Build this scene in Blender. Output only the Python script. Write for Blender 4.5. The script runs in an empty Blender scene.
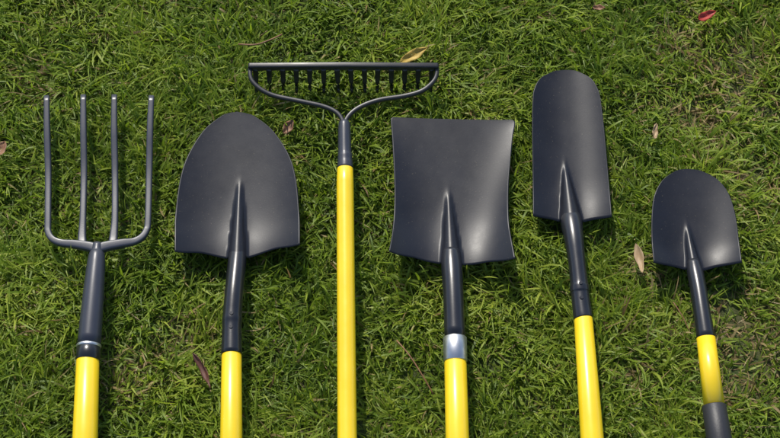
import bpy, math, random
import numpy as np
from mathutils import Vector
random.seed(4); rng=np.random.default_rng(11)
SC=bpy.context.scene
COL=SC.collection
SOIL=-0.036

# ------------------------------------------------------------ materials
def newmat(name):
    m=bpy.data.materials.new(name); m.use_nodes=True
    nt=m.node_tree; b=nt.nodes['Principled BSDF']
    return m,nt,b
def noise(nt,scale,detail=4,rough=.6,vec=None):
    n=nt.nodes.new('ShaderNodeTexNoise'); n.inputs['Scale'].default_value=scale
    n.inputs['Detail'].default_value=detail; n.inputs['Roughness'].default_value=rough
    if vec is None:
        tc=nt.nodes.new('ShaderNodeTexCoord'); vec=tc.outputs['Object']
    nt.links.new(vec,n.inputs['Vector']); return n
def ramp(nt,fac,stops):
    r=nt.nodes.new('ShaderNodeValToRGB'); e=r.color_ramp.elements
    while len(e)<len(stops): e.new(.5)
    for i,(p,c) in enumerate(stops):
        e[i].position=p; e[i].color=(*c,1)
    nt.links.new(fac,r.inputs['Fac']); return r
def bump(nt,h,b,strength,dist):
    n=nt.nodes.new('ShaderNodeBump'); n.inputs['Strength'].default_value=strength
    n.inputs['Distance'].default_value=dist
    nt.links.new(h,n.inputs['Height']); nt.links.new(n.outputs['Normal'],b.inputs['Normal'])

def painted_steel(name,c0,c1,r0,r1,coat=0.0,spec=.5,flecks=False):
    m,nt,b=newmat(name)
    n=noise(nt,9,6,.65); r=ramp(nt,n.outputs['Fac'],[(.3,c0),(.7,c1)])
    out=r.outputs['Color']
    if flecks:     # specks of dust and dry soil on the paint
        nf=noise(nt,420,2,.5); rf=ramp(nt,nf.outputs['Fac'],[(.70,(0,0,0)),(.74,(.8,.8,.8))])
        mx=nt.nodes.new('ShaderNodeMix'); mx.data_type='RGBA'
        nt.links.new(rf.outputs['Color'],mx.inputs[0]); nt.links.new(out,mx.inputs[6]); mx.inputs[7].default_value=(.10,.085,.06,1)
        out=mx.outputs[2]
    nt.links.new(out,b.inputs['Base Color'])
    n2=noise(nt,28,8,.7); rr=ramp(nt,n2.outputs['Fac'],[(.3,(r0,)*3),(.72,(r1,)*3)])
    nt.links.new(rr.outputs['Color'],b.inputs['Roughness'])
    n3=noise(nt,420,3,.5); bump(nt,n3.outputs['Fac'],b,.10,.0005)
    b.inputs['Specular IOR Level'].default_value=spec
    b.inputs['Coat Weight'].default_value=coat; b.inputs['Coat Roughness'].default_value=.22
    return m
M_BLADE=painted_steel('black_powder_coat',(.0080,.0087,.0130),(.0125,.0136,.0200),.34,.43,0,.36,True)
M_SOCK=painted_steel('black_socket_enamel',(.009,.010,.0135),(.015,.016,.022),.26,.36,.2)
M_FORK=painted_steel('blue_grey_fork_enamel',(.024,.027,.039),(.034,.038,.054),.34,.46,.1)
M_RAKE=painted_steel('black_rake_enamel',(.010,.010,.012),(.016,.016,.019),.36,.5,.1)
m,nt,b=newmat('zinc_ferrule'); M_ZINC=m
b.inputs['Metallic'].default_value=1; 
n=noise(nt,60,5); r=ramp(nt,n.outputs['Fac'],[(.3,(.50,.51,.53)),(.7,(.68,.69,.71))]); nt.links.new(r.outputs['Color'],b.inputs['Base Color'])
b.inputs['Roughness'].default_value=.42
m,nt,b=newmat('yellow_fibreglass'); M_YEL=m
n=noise(nt,14,5); r=ramp(nt,n.outputs['Fac'],[(.3,(.80,.55,.012)),(.7,(.87,.61,.020))]); nt.links.new(r.outputs['Color'],b.inputs['Base Color'])
n2=noise(nt,40,6); r2=ramp(nt,n2.outputs['Fac'],[(.3,(.28,)*3),(.7,(.40,)*3)]); nt.links.new(r2.outputs['Color'],b.inputs['Roughness'])
b.inputs['Coat Weight'].default_value=.4; b.inputs['Coat Roughness'].default_value=.16
m,nt,b=newmat('black_rubber_grip'); M_GRIP=m
b.inputs['Base Color'].default_value=(.02,.02,.024,1); b.inputs['Roughness'].default_value=.5
n=noise(nt,300,3); bump(nt,n.outputs['Fac'],b,.3,.001)

# ------------------------------------------------------------ mesh helpers
def mkobj(name,verts,faces,mat,parent=None,smooth=True):
    me=bpy.data.meshes.new(name); me.from_pydata([tuple(v) for v in verts],[],faces); me.update()
    me.materials.append(mat)
    for p in me.polygons: p.use_smooth=smooth and len(p.vertices)<=4
    o=bpy.data.objects.new(name,me); COL.objects.link(o)
    if parent: o.parent=parent
    return o
def empty(name):
    e=bpy.data.objects.new(name,None); COL.objects.link(e); e.empty_display_size=.1; return e
def catmull(P,sub):
    P=[np.array(p,float) for p in P]; n=len(P); out=[]
    for i in range(n-1):
        p0=P[i-1] if i>0 else 2*P[0]-P[1]; p1=P[i]; p2=P[i+1]; p3=P[i+2] if i+2<n else 2*P[-1]-P[-2]
        for k in range(sub):
            t=k/sub
            out.append(.5*((2*p1)+(-p0+p2)*t+(2*p0-5*p1+4*p2-p3)*t*t+(-p0+3*p1-3*p2+p3)*t**3))
    out.append(P[-1]); return out
def sweep(name,pts,mat,parent,e=2.0,seg=28,sub=1,round_end=0.0):
    """pts: (x,y,z,half_width,half_height)"""
    Q=catmull(pts,sub) if sub>1 else [np.array(p,float) for p in pts]
    if round_end>0:                     # soften both ends with a small chamfer
        def inner(a,b_,d):
            t=(b_[:3]-a[:3]); L=np.linalg.norm(t); q=a.copy(); q[:3]+=t/L*d; return q
        a0=Q[0].copy(); a1=inner(Q[0],Q[1],round_end); a0[3:]=a0[3:]-round_end
        z0=Q[-1].copy(); z1=inner(Q[-1],Q[-2],round_end); z0[3:]=z0[3:]-round_end
        Q=[a0,a1]+Q[1:-1]+[z1,z0]
    V=[];F=[];n=len(Q)
    for i,q in enumerate(Q):
        a=Q[max(i-1,0)][:3]; b_=Q[min(i+1,n-1)][:3]; t=b_-a; t/=np.linalg.norm(t)
        up=np.array((0,0,1.)) if abs(t[2])<.8 else np.array((0,1.,0))
        sd=np.cross(t,up); sd/=np.linalg.norm(sd); u=np.cross(sd,t)
        for k in range(seg):
            an=2*math.pi*(k+.5)/seg; c_,s_=math.cos(an),math.sin(an)
            cx=math.copysign(abs(c_)**(2/e),c_)*q[3]; cy=math.copysign(abs(s_)**(2/e),s_)*q[4]
            V.append(q[:3]+sd*cx+u*cy)
    for i in range(n-1):
        for k in range(seg):
            k2=(k+1)%seg
            F.append((i*seg+k,i*seg+k2,(i+1)*seg+k2,(i+1)*seg+k))
    F.append(tuple(range(seg))[::-1]); F.append(tuple((n-1)*seg+k for k in range(seg)))
    o=mkobj(name,V,F,mat,parent)
    return o
def tube(name,pts,mat,parent,sub=1,re=0.0):
    return sweep(name,[(x,y,z,r,r) for x,y,z,r in pts],mat,parent,2.0,32,sub,re)

def smax(a,b_,k):
    h=np.clip(.5+.5*(a-b_)/k,0,1); return b_*(1-h)+a*h+k*h*(1-h)

POLYS=[];CAPS=[]     # footprints for the turf: pressed-down grass
def blade(name,L,R,tip,base,r_tip,r_base,z0,side_b,side_t,back,tipcurl,mat,parent,pw=2.4,NA=72,sub=10,dent=.004,bw=.15,scal=0.0):
    """Pressed steel blade built between its left and right outlines (metres)."""
    L=[np.array(p,float)/1000 for p in L]; R=[np.array(p,float)/1000 for p in R]
    POLYS.append(np.array(L+R[::-1]))
    Lc=np.array(catmull(L,sub)); Rc=np.array(catmull(R,sub)); n=len(Lc)
    ln=np.concatenate([[0],np.cumsum(np.linalg.norm(np.diff((Lc+Rc)/2,axis=0),axis=1))]); tt=ln/ln[-1]
    a=np.sin(np.linspace(-1,1,NA)*math.pi/2)*.35+np.linspace(-1,1,NA)*.65
    X=Lc[:,0][:,None]*(1-a)/2+Rc[:,0][:,None]*(1+a)/2
    Y=Lc[:,1][:,None]*(1-a)/2+Rc[:,1][:,None]*(1+a)/2
    T=tt[:,None]+0*X; A=np.abs(a)[None,:]+0*X
    # wavy rear edge: dips back toward the socket in the centre
    Y=Y-np.exp(-(T/.05)**2)*(dent*np.exp(-(A/.35)**2)-scal*np.exp(-((A-.62)/.2)**2))
    w=np.linalg.norm(Rc-Lc,axis=1)[:,None]; wmax=w.max()
    side=side_b*(1-T)+side_t*T
    Z=z0+side*(A**pw)*np.clip(w/wmax,0,1)**2
    Z=Z+back*np.exp(-(T/bw)**2)*(.45+.55*A**1.5)
    Z=Z+tipcurl*(T**2.2)
    tip=np.array(tip)/1000; base=np.array(base)/1000
    d=base-tip; LL=np.linalg.norm(d); d/=LL
    s=(X-tip[0])*d[0]+(Y-tip[1])*d[1]; q=(X-tip[0])*d[1]-(Y-tip[1])*d[0]
    f=np.clip(s/LL,0,1.15); rr=r_tip+(r_base-r_tip)*f
    # raised tapering socket ridge
    ridge=np.where(s>-.02, rr*1.15*np.sqrt(np.clip(1-(q/(rr*1.05))**2,0,1))*np.clip((s+.012)/.03,0,1)**.7, 0)
    skirt=.75*rr*np.exp(-(q/(rr*1.8))**2)*np.clip((s+.03)/.06,0,1)
    Z=smax(Z,z0-.002+ridge+.25*skirt,.004)+.18*skirt
    V=np.stack([X,Y,Z],-1).reshape(-1,3); F=[]
    for i in range(n-1):
        for k in range(NA-1):
            if i==n-2 and w[-1,0]<1e-4:
                F.append((i*NA+k,i*NA+k+1,(i+1)*NA))
            else: F.append((i*NA+k,i*NA+k+1,(i+1)*NA+k+1,(i+1)*NA+k))
    o=mkobj(name,V,F,mat,parent)
    so=o.modifiers.new('thickness','SOLIDIFY'); so.thickness=.0022; so.offset=-1
    return o

# ------------------------------------------------------------ garden fork
P=empty('garden_fork')
hw,hh=.0061,.0056
outL=[(-.665,.249,.026,.0054,.004),(-.659,.18,.020,hw,hh),(-.650,.09,.012,hw,hh),(-.641,-.01,.014,hw,hh),(-.638,-.034,.015,hw,hh),(-.628,-.049,.016,hw,hh),(-.611,-.0565,.017,.0065,hh),(-.585,-.060,.018,.0078,.007),(-.556,-.066,.02,.009,.008),(-.542,-.072,.021,.010,.009)]
sweep('outer_tine_left',outL,M_FORK,P,5,20,6)
outR=[(-.462,.249,.026,.0054,.004),(-.461,.18,.020,hw,hh),(-.458,.09,.012,hw,hh),(-.4535,-.01,.014,hw,hh),(-.455,-.030,.015,hw,hh),(-.462,-.044,.016,hw,hh),(-.476,-.0535,.017,.0065,hh),(-.498,-.058,.018,.0078,.007),(-.527,-.065,.02,.009,.008),(-.543,-.072,.0215,.010,.009)]
sweep('outer_tine_right',outR,M_FORK,P,5,20,6)
sweep('inner_tine_left',[(-.594,.251,.026,.0054,.004),(-.589,.18,.020,hw,hh),(-.582,.09,.012,hw,hh),(-.576,.0,.0145,hw,hh),(-.574,-.04,.0165,.0075,hh),(-.572,-.058,.018,.0085,.006)],M_FORK,P,5,20,6)
sweep('inner_tine_right',[(-.534,.251,.026,.0054,.004),(-.530,.18,.020,hw,hh),(-.523,.09,.012,hw,hh),(-.516,.0,.0145,hw,hh),(-.515,-.04,.0165,.0075,hh),(-.515,-.058,.018,.0085,.006)],M_FORK,P,5,20,6)
tube('socket',[(-.5425,-.060,.021,.0105),(-.5425,-.075,.022,.0115),(-.5425,-.082,.0225,.0145),(-.542,-.10,.024,.0165),(-.5415,-.15,.027,.0188),(-.5412,-.21,.029,.0203),(-.541,-.2615,.030,.0212)],M_FORK,P,3)
tube('steel_ring',[(-.541,-.2610,.030,.0222),(-.541,-.2665,.030,.0222)],M_ZINC,P,1,.0008)
tube('ferrule',[(-.541,-.266,.030,.0216),(-.5408,-.2905,.030,.0216)],M_SOCK,P,1,.001)
tube('handle',[(-.541,-.288,.030,.0205),(-.534,-.433,.030,.0222),(-.513,-.87,.028,.0222),(-.49,-1.33,.026,.0205)],M_YEL,P,1,.002)
tube('end_grip',[(-.4985,-1.16,.027,.0232),(-.4885,-1.36,.026,.0238)],M_GRIP,P,1,.004)
CAPS.append(((-.542,-.07),(-.50,-1.3),.02))
for a,b_ in (((-.665,.249),(-.639,-.03)),((-.594,.251),(-.574,-.05)),((-.534,.251),(-.515,-.05)),((-.462,.249),(-.455,-.03)),((-.63,-.05),(-.46,-.05))): CAPS.append((a,b_,.006))

# ------------------------------------------------------------ round point shovel
P=empty('round_point_shovel')
blade('blade',[(-396,-82),(-399,-42),(-401,-1),(-397,72),(-385,125),(-359,178),(-328,209),(-312,217),(-296,220)],
      [(-167,-68),(-168,-35),(-170,-1),(-178,72),(-193,125),(-225,178),(-260,209),(-279,217),(-296,220)],
      (-286,84),(-283,-86),.0035,.0180,.004,.024,.012,.009,.012,M_BLADE,P,dent=.012,bw=.17,scal=.003)
tube('socket',[(-.2832,-.060,.0085,.0135),(-.2832,-.085,.012,.0168),(-.2838,-.12,.020,.0172),(-.2850,-.16,.026,.0172),(-.286,-.20,.028,.0175),(-.286,-.212,.028,.0184),(-.286,-.224,.028,.0176),(-.285,-.25,.029,.0182),(-.284,-.279,.030,.0188)],M_SOCK,P,4)
tube('handle',[(-.284,-.276,.030,.0178),(-.278,-.433,.030,.0195),(-.262,-.85,.028,.0195),(-.244,-1.34,.026,.0185)],M_YEL,P,1,.002)
tube('end_grip',[(-.2505,-1.16,.027,.0208),(-.243,-1.37,.026,.0212)],M_GRIP,P,1,.004)
for k,(yy) in enumerate((-.206,-.232)):
    tube('rivet_%d'%(k+1),[(-.286,yy,.0445,.0038),(-.286,yy+.0001,.0478,.0032)],M_SOCK,P)
CAPS.append(((-.285,-.08),(-.244,-1.3),.018))

# ------------------------------------------------------------ bow rake
P=empty('bow_rake')
sweep('head_bar',[(-.275,.306,.040,.0048,.0075),(-.272,.306,.040,.0055,.0085),(-.091,.307,.041,.0055,.0085),(.091,.306,.040,.0055,.0085),(.094,.306,.040,.0048,.0075)],M_RAKE,P,6,20,1)
for i in range(14):
    x=-.262+.344*i/13; j=random.uniform(-.0015,.0015)
    sweep('tine_%d'%(i+1),[(x,.305,.038,.0058,.0045),(x+j*.5,.301,.018,.0052,.004),(x+j,.293,.000,.0043,.0034),(x+j*1.5,.280,-.016,.0026,.0022)],M_RAKE,P,4,12,3)
bl=[(-.272,.306,.038),(-.2715,.290,.037),(-.266,.275,.036),(-.248,.258,.034),(-.222,.246,.032),(-.174,.235,.031),(-.128,.224,.030),(-.102,.210,.030),(-.090,.190,.030),(-.0885,.165,.030)]
br=[(.091,.306,.038),(.0905,.290,.037),(.083,.274,.036),(.062,.256,.034),(.029,.246,.032),(-.019,.238,.031),(-.052,.226,.030),(-.074,.210,.030),(-.086,.190,.030),(-.0865,.165,.030)]
sweep('bow_left',[(*p,.0043,.0048) for p in bl],M_RAKE,P,3,16,6)
sweep('bow_right',[(*p,.0043,.0048) for p in br],M_RAKE,P,3,16,6)
tube('socket',[(-.0875,.192,.030,.0085),(-.0875,.186,.030,.0112),(-.087,.165,.030,.0122),(-.086,.125,.030,.0128),(-.0855,.118,.030,.0138),(-.0855,.108,.030,.0138),(-.085,.102,.030,.0145),(-.0848,.091,.030,.0150)],M_FORK,P,3)
tube('handle',[(-.085,.093,.030,.0150),(-.0845,.06,.030,.0162),(-.075,-.433,.030,.0172),(-.063,-.9,.029,.0172),(-.056,-1.22,.028,.0168)],M_YEL,P,1,.002)
tube('end_grip',[(-.0572,-1.09,.028,.0188),(-.0545,-1.27,.027,.0192)],M_GRIP,P,1,.004)
CAPS.append(((-.0875,.19),(-.056,-1.2),.015))

# ------------------------------------------------------------ square point shovel
P=empty('square_point_shovel')
blade('blade',[(-1,-88),(4,-52),(8,-5),(9,51),(7,110),(4,165),(1.6,198),(2.4,206),(7,209)],
      [(228,-102),(224,-62),(221,-15),(223,51),(229,110),(236,165),(241.2,192),(240,200),(235,203)],
      (110,56),(114,-94),.0035,.0200,.004,.036,.004,.015,.008,M_BLADE,P,pw=3.0,dent=.004,bw=.21,scal=.003)
tube('socket',[(.1135,-.070,.012,.0160),(.114,-.095,.015,.0195),(.1148,-.13,.022,.0192),(.1158,-.18,.027,.0188),(.117,-.249,.030,.0190)],M_SOCK,P,4)
tube('steel_ferrule',[(.1168,-.247,.030,.0212),(.1169,-.266,.030,.0214),(.117,-.2925,.030,.0214)],M_ZINC,P,1,.001)
tube('handle',[(.117,-.288,.030,.0198),(.118,-.433,.030,.0208),(.122,-.85,.028,.0208),(.127,-1.34,.026,.019)],M_YEL,P,1,.002)
tube('end_grip',[(.125,-1.16,.027,.0222),(.1275,-1.37,.026,.0225)],M_GRIP,P,1,.004)
CAPS.append(((.114,-.08),(.127,-1.3),.02))

# ------------------------------------------------------------ drain spade
P=empty('drain_spade')
blade('blade',[(268,-5),(270,50),(272,114),(274,190),(277,244),(281,268),(294,293),(319,310),(333,314),(346,315)],
      [(414,-7),(414,50),(413,114),(411,190),(408,244),(404,268),(393,292),(372,309),(359,314),(346,315)],
      (334,112),(340,-14),.0035,.0215,.004,.016,.016,.006,.008,M_BLADE,P,pw=2.2,dent=.010)
tube('socket',[(.3392,.008,.010,.0165),(.340,-.014,.014,.0205),(.3415,-.05,.024,.0182),(.344,-.096,.028,.0160),(.346,-.140,.029,.0165),(.3463,-.148,.029,.0178),(.3467,-.158,.029,.0178),(.347,-.164,.029,.0168),(.349,-.20,.030,.0174),(.3502,-.2105,.030,.0176)],M_SOCK,P,4)
tube('handle',[(.350,-.208,.030,.0168),(.354,-.433,.030,.0205),(.361,-.80,.029,.0205),(.369,-1.18,.028,.0195)],M_YEL,P,1,.002)
tube('end_grip',[(.366,-1.04,.028,.0222),(.370,-1.22,.027,.0222)],M_GRIP,P,1,.004)
for k,(yy) in enumerate((-.148,-.176)):
    tube('rivet_%d'%(k+1),[(.3467,yy,.045,.0036),(.3467,yy+.0001,.0485,.003)],M_SOCK,P)
CAPS.append(((.340,-.02),(.369,-1.2),.018))

# ------------------------------------------------------------ small round point shovel
P=empty('round_point_shovel.001')
blade('blade',[(486,-101),(487,-52),(491,-1),(499,41),(517,74),(541,93),(554,98),(566,99)],
      [(647,-101),(648,-52),(647,0),(639,45),(621,76),(596,93),(580,98),(566,99)],
      (557,-12),(563.5,-112),.003,.0155,.004,.020,.010,.007,.008,M_BLADE,P,dent=.010)
tube('socket',[(.5625,-.090,.009,.0120),(.5638,-.115,.013,.0152),(.5655,-.15,.020,.0152),(.567,-.20,.026,.0155),(.5692,-.251,.029,.0166)],M_SOCK,P,4)
tube('handle',[(.569,-.248,.030,.0168),(.571,-.31,.030,.0177),(.573,-.378,.030,.0186)],M_YEL,P)
tube('sleeve',[(.5725,-.374,.030,.0212),(.5762,-.433,.030,.0222),(.579,-.47,.030,.0228),(.581,-.50,.030,.021)],M_GRIP,P,1,.0015)
sweep('d_grip_left',[(.579,-.495,.030,.009,.009),(.560,-.520,.030,.008,.009),(.535,-.555,.030,.0075,.009),(.531,-.600,.030,.0075,.009),(.534,-.612,.03,.008,.009)],M_GRIP,P,3,18,6)
sweep('d_grip_right',[(.582,-.495,.030,.009,.009),(.605,-.520,.030,.008,.009),(.636,-.555,.030,.0075,.009),(.644,-.600,.030,.0075,.009),(.642,-.612,.03,.008,.009)],M_GRIP,P,3,18,6)
tube('d_grip_bar',[(.527,-.612,.030,.012),(.588,-.613,.030,.0145),(.649,-.612,.030,.012)],M_GRIP,P,4,.003)
CAPS.append(((.564,-.1),(.58,-.5),.016))

# ------------------------------------------------------------ noise fields (numpy)
def field(seed,cell):
    g=np.random.default_rng(seed).random((160,160))
    def f(x,y):
        u=(x/cell)+60.3; v=(y/cell)+60.7
        i=np.floor(u).astype(int)%159; j=np.floor(v).astype(int)%159
        a=u-np.floor(u); b_=v-np.floor(v); a=a*a*(3-2*a); b_=b_*b_*(3-2*b_)
        return g[i,j]*(1-a)*(1-b_)+g[i+1,j]*a*(1-b_)+g[i,j+1]*(1-a)*b_+g[i+1,j+1]*a*b_
    return f
f1,f2,f3,f4,f5=field(1,.16),field(2,.055),field(3,.11),field(4,.30),field(5,.028)
DRY=[(.66,-.22,.10),(.60,.235,.08),(-.47,-.295,.05),(-.40,-.23,.04),(.63,-.30,.08),(.43,-.30,.04),(.70,.10,.06),(.47,-.10,.04),(-.70,.30,.04),(.60,.40,.06),(.69,.33,.08)]
def dryness(x,y):
    d=np.zeros_like(x)
    for a,b_,r in DRY: d=np.maximum(d,np.exp(-((x-a)**2+(y-b_)**2)/(r*r)))
    return d

# ------------------------------------------------------------ lawn
def inpoly(x,y,poly):
    ins=np.zeros(x.shape,bool); n=len(poly)
    for i in range(n):
        x1,y1=poly[i]; x2,y2=poly[(i+1)%n]
        if abs(y1-y2)<1e-9: continue
        c=((y1>y)!=(y2>y))&(x<(x2-x1)*(y-y1)/(y2-y1)+x1); ins^=c
    return ins
def capdist(x,y,a,b_):
    dx,dy=b_[0]-a[0],b_[1]-a[1]; t=np.clip(((x-a[0])*dx+(y-a[1])*dy)/(dx*dx+dy*dy),0,1)
    return np.hypot(x-a[0]-t*dx,y-a[1]-t*dy)

def make_roots(n,x0,x1,y0,y1,per,spread):
    nt_=n//per
    cx=rng.uniform(x0,x1,nt_); cy=rng.uniform(y0,y1,nt_)
    keep=rng.random(nt_)<(.60+.6*f2(cx,cy))*(1-.5*dryness(cx,cy))
    cx,cy=cx[keep],cy[keep]
    cx=np.repeat(cx,per); cy=np.repeat(cy,per)
    ox=rng.normal(0,spread,cx.shape); oy=rng.normal(0,spread,cx.shape)
    return cx+ox,cy+oy,ox,oy
A=make_roots(200000,-1.15,1.15,-.75,.9,8,.010)
B=make_roots(80000,-3.0,3.0,-2.6,3.2,9,.016)
outer=(np.abs(B[0])>1.1)|(B[1]<-.72)|(B[1]>.86)
B=tuple(q[outer] for q in B)
x=np.concatenate([A[0],B[0]]);y=np.concatenate([A[1],B[1]]);ox=np.concatenate([A[2],B[2]]);oy=np.concatenate([A[3],B[3]])
far=np.concatenate([np.zeros(len(A[0])),np.ones(len(B[0]))])
n=len(x)
hfield=f1(x,y); dr=dryness(x,y)
length=(.024+.046*rng.random(n)**1.4)*(.68+.64*hfield)*(1-.3*dr)
longer=rng.random(n)<.04
length[longer]*=1.4
wid=(.0010+.0016*rng.random(n)**1.3)*(1+far*.8)
ang=np.arctan2(oy,ox)+rng.normal(0,.9,n)
gang=f4(x,y)*9+f3(x,y)*4
lx=np.cos(ang)+.9*np.cos(gang); ly=np.sin(ang)+.9*np.sin(gang)-.15
az=np.arctan2(ly,lx)
lean=np.clip(rng.normal(.72,.33,n),.02,1.3)      # initial lean from vertical
curl=np.clip(rng.normal(.9,.5,n),-.2,2.0)          # extra bend to the tip
dead=rng.random(n)<(.03+.11*f5(x,y)*f3(x,y)+.42*dr)
flat=dead&(rng.random(n)<.7)
lean[flat]=rng.uniform(1.05,1.5,flat.sum()); curl[flat]=rng.uniform(-.1,.4,flat.sum())
# pressed-down grass under the tools
press=np.zeros(n,bool)
for p in POLYS: press|=inpoly(x,y,p)
for a,b_,r in CAPS: press|=capdist(x,y,a,b_)<r
maxz=np.where(press,.028,.062)
SEG=4
th0=lean; pos=np.zeros((n,3)); pos[:,0]=x; pos[:,1]=y; pos[:,2]=SOIL-.001
pts=[pos.copy()]; step=length/SEG
azk=az.copy(); twist=rng.normal(0,.22,n)
for k in range(SEG):
    th_=np.clip(th0+curl*(k+.5)/SEG*1.1,-.2,1.75)
    azk=azk+twist
    d=np.stack([np.sin(th_)*np.cos(azk),np.sin(th_)*np.sin(azk),np.cos(th_)],-1)
    pos=pos+d*step[:,None]
    pos[:,2]=np.minimum(pos[:,2],SOIL+maxz); pos[:,2]=np.maximum(pos[:,2],SOIL+.001)
    # steel blades lie on top of the grass: anything reaching under them stays under them
    under=np.zeros(n,bool)
    for p in POLYS: under|=inpoly(pos[:,0],pos[:,1],p)
    pos[under,2]=np.minimum(pos[under,2],-.004)
    pts.append(pos.copy())
tw=az+math.pi/2+rng.normal(0,.5,n); sd=np.stack([np.cos(tw),np.sin(tw),rng.normal(0,.25,n)],-1)
prof=[.75,1.0,.95,.65]
NV=2*SEG+1
V=np.zeros((n,NV,3))
for k in range(SEG):
    o_=sd*(wid*prof[k])[:,None]
    V[:,2*k]=pts[k]-o_; V[:,2*k+1]=pts[k]+o_
V[:,2*SEG]=pts[SEG]
base=(np.arange(n)*NV)[:,None]
quads=[]
for k in range(SEG-1): quads.append(base+np.array([2*k,2*k+1,2*k+3,2*k+2]))
tri=base+np.array([2*SEG-2,2*SEG-1,2*SEG])
q=np.stack(quads,1).reshape(-1)
loops=np.concatenate([q,tri.reshape(-1)])
nq=n*(SEG-1); starts=np.concatenate([np.arange(nq)*4,nq*4+np.arange(n)*3])
me=bpy.data.meshes.new('grass_lawn')
me.vertices.add(n*NV); me.vertices.foreach_set('co',V.reshape(-1).astype(np.float32))
me.loops.add(len(loops)); me.loops.foreach_set('vertex_index',loops.astype(np.int32))
me.polygons.add(nq+n); me.polygons.foreach_set('loop_start',starts.astype(np.int32))
me.polygons.foreach_set('use_smooth',np.ones(nq+n,bool))
me.update(calc_edges=True)
# per blade colour
g_dark=np.array([.105,.175,.018]); g_mid=np.array([.220,.310,.030]); g_br=np.array([.38,.44,.065]); straw=np.array([.50,.40,.19]); brown=np.array([.25,.155,.07])
r=np.clip(rng.normal(.47,.24,n)+.4*(f3(x,y)-.5)+.3*(f1(x,y)-.5),0,1)[:,None]
c=np.where(r<.5,g_dark*(1-2*r)+g_mid*2*r,g_mid*(2-2*r)+g_br*(2*r-1))
dm=rng.random(n)[:,None]; cd=straw*dm+brown*(1-dm)
c=np.where(dead[:,None],cd,c)
colr=np.ones((n,NV,4)); 
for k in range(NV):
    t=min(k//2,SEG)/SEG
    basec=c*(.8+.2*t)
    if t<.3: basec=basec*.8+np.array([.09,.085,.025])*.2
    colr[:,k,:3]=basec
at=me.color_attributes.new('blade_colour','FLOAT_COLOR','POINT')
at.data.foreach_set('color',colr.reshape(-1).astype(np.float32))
lawn=bpy.data.objects.new('grass_lawn',me); COL.objects.link(lawn)
m,nt,b=newmat('grass_blade')
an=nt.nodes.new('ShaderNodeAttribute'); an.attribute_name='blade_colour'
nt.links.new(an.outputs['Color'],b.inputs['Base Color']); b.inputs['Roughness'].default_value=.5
b.inputs['Specular IOR Level'].default_value=.35
tr=nt.nodes.new('ShaderNodeBsdfTranslucent'); hs=nt.nodes.new('ShaderNodeHueSaturation'); hs.inputs['Value'].default_value=1.5; hs.inputs['Saturation'].default_value=1.05
nt.links.new(an.outputs['Color'],hs.inputs['Color']); nt.links.new(hs.outputs['Color'],tr.inputs['Color'])
mx=nt.nodes.new('ShaderNodeMixShader'); mx.inputs[0].default_value=.45
nt.links.new(b.outputs[0],mx.inputs[1]); nt.links.new(tr.outputs[0],mx.inputs[2])
nt.links.new(mx.outputs[0],nt.nodes['Material Output'].inputs['Surface'])
me.materials.append(m)

# ------------------------------------------------------------ ground
S=400
m,nt,b=newmat('soil_and_thatch')
n1=noise(nt,7,6,.6); n2=noise(nt,160,8,.75)
r1=ramp(nt,n2.outputs['Fac'],[(.3,(.04,.032,.014)),(.5,(.11,.095,.038)),(.72,(.21,.175,.08))])
r2=ramp(nt,n2.outputs['Fac'],[(.3,(.032,.05,.010)),(.55,(.08,.115,.025)),(.75,(.15,.19,.05))])
r3=ramp(nt,n1.outputs['Fac'],[(.48,(0,0,0)),(.66,(1,1,1))])
mixn=nt.nodes.new('ShaderNodeMix'); mixn.data_type='RGBA'
nt.links.new(r3.outputs['Color'],mixn.inputs[0]); nt.links.new(r2.outputs['Color'],mixn.inputs[6]); nt.links.new(r1.outputs['Color'],mixn.inputs[7])
nt.links.new(mixn.outputs[2],b.inputs['Base Color']); b.inputs['Roughness'].default_value=.95
bump(nt,n2.outputs['Fac'],b,.9,.012)
gv=[(-S,-S,SOIL),(S,-S,SOIL),(S,S,SOIL),(-S,S,SOIL)]
mkobj('ground',gv,[(0,1,2,3)],m)

# ------------------------------------------------------------ dead leaves and twigs
def leafmat(name,c0,c1):
    m,nt,b=newmat(name); n=noise(nt,60,5); r=ramp(nt,n.outputs['Fac'],[(.3,c0),(.7,c1)])
    nt.links.new(r.outputs['Color'],b.inputs['Base Color']); b.inputs['Roughness'].default_value=.6; return m
LM={'yellow':leafmat('leaf_yellow',(.36,.24,.03),(.5,.34,.06)),'red':leafmat('leaf_red',(.30,.018,.012),(.42,.04,.02)),
    'brown':leafmat('leaf_brown',(.14,.06,.025),(.26,.13,.06)),'tan':leafmat('leaf_tan',(.30,.19,.09),(.44,.31,.17)),'dark':leafmat('leaf_dark',(.06,.022,.014),(.13,.045,.025))}
def leaf(x,y,z,L,W,rot,kind,roll=0.0,curl=.35):
    V=[];F=[];NL,NW=12,6
    for i in range(NL+1):
        t=i/NL; w=W*.5*(math.sin(math.pi*t**.8)**.8 if 0<t<1 else 0)+.0004
        w*=1+.10*math.sin(9*t+x*50)
        for j in range(NW+1):
            a=j/NW*2-1
            lx=(t-.5)*L; ly=a*w; lz=curl*L*(t-.5)**2*1.3+abs(a)*w*.55+.0012*math.sin(14*t+5*a+y*70)
            ly,lz=ly*math.cos(roll)-lz*math.sin(roll),ly*math.sin(roll)+lz*math.cos(roll)
            V.append((lx*math.cos(rot)-ly*math.sin(rot),lx*math.sin(rot)+ly*math.cos(rot),lz))
    for i in range(NL):
        for j in range(NW):
            q=i*(NW+1)+j; F.append((q,q+1,q+NW+2,q+NW+1))
    o=mkobj('dead_leaf',V,F,LM[kind]); o.location=(x,y,z)
    so=o.modifiers.new('t','SOLIDIFY'); so.thickness=.0004
R=math.radians
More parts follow.
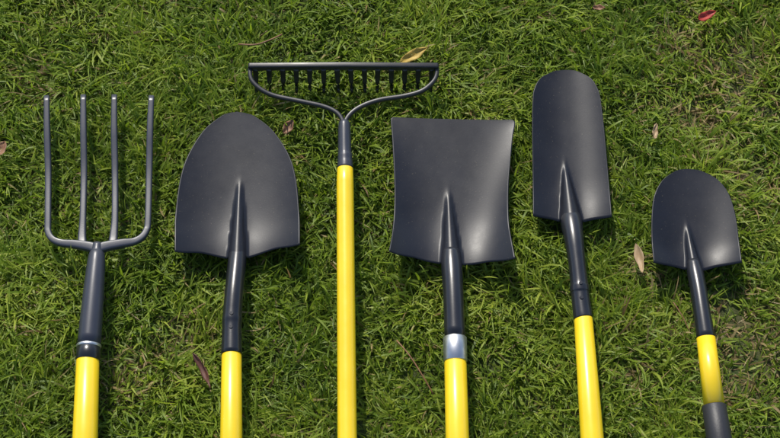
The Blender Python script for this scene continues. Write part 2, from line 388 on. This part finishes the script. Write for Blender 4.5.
leaf(.046,.351,.006,.065,.020,R(32),'yellow',.3); leaf(.633,.443,.005,.042,.018,R(28),'red',.3)
leaf(-.334,-.302,.008,.075,.013,R(-62),'dark',.6); leaf(.466,-.084,.004,.060,.016,R(-82),'tan',.5)
leaf(.511,.184,.002,.034,.013,R(80),'tan',.5); leaf(-.747,.145,.003,.034,.022,R(70),'brown')
leaf(-.198,.195,.000,.036,.018,R(60),'brown',.4)
leaf(.42,.465,-.002,.026,.012,R(0),'brown')
def twig(pts,r):
    sweep('twig',[(a,b_,c_+.005,r,r) for a,b_,c_ in pts],LM['brown'],None,2,8,4)
twig([(.012,-.245,.004),(.035,-.275,.008),(.058,-.312,.006),(.078,-.345,-.004)],.0013)
twig([(-.30,.375,.004),(-.265,.372,.008),(-.235,.385,.006),(-.215,.40,.0)],.0016)
twig([(.52,-.17,.002),(.535,-.20,.004),(.545,-.225,0)],.001)

# ------------------------------------------------------------ light
w=bpy.data.worlds.new('World'); SC.world=w; w.use_nodes=True
nt=w.node_tree; bg=nt.nodes['Background']; sky=nt.nodes.new('ShaderNodeTexSky'); sky.sky_type='NISHITA'; sky.sun_disc=False
sdv=Vector((-.20,.70,.72)).normalized()
el=math.asin(sdv.z); rot=math.atan2(sdv.x,sdv.y)
sky.sun_elevation=el; sky.sun_rotation=rot
nt.links.new(sky.outputs[0],bg.inputs[0]); bg.inputs[1].default_value=.15
l=bpy.data.lights.new('sun','SUN'); l.energy=4.6; l.angle=R(1.5); l.color=(1,.95,.86)
so=bpy.data.objects.new('sun',l); COL.objects.link(so); so.location=sdv*5; so.rotation_euler=sdv.to_track_quat('Z','Y').to_euler()

# ------------------------------------------------------------ camera
cd=bpy.data.cameras.new('camera'); cd.lens=70.0; cd.sensor_width=36; cd.clip_end=1500; cd.clip_start=.05
co=bpy.data.objects.new('camera',cd); COL.objects.link(co)
th=R(24); D=2.86
co.location=(0,-D*math.sin(th),D*math.cos(th)); co.rotation_euler=(th,0,0)
SC.camera=co
SC.view_settings.view_transform='Standard'; SC.view_settings.look='None'; SC.view_settings.exposure=0
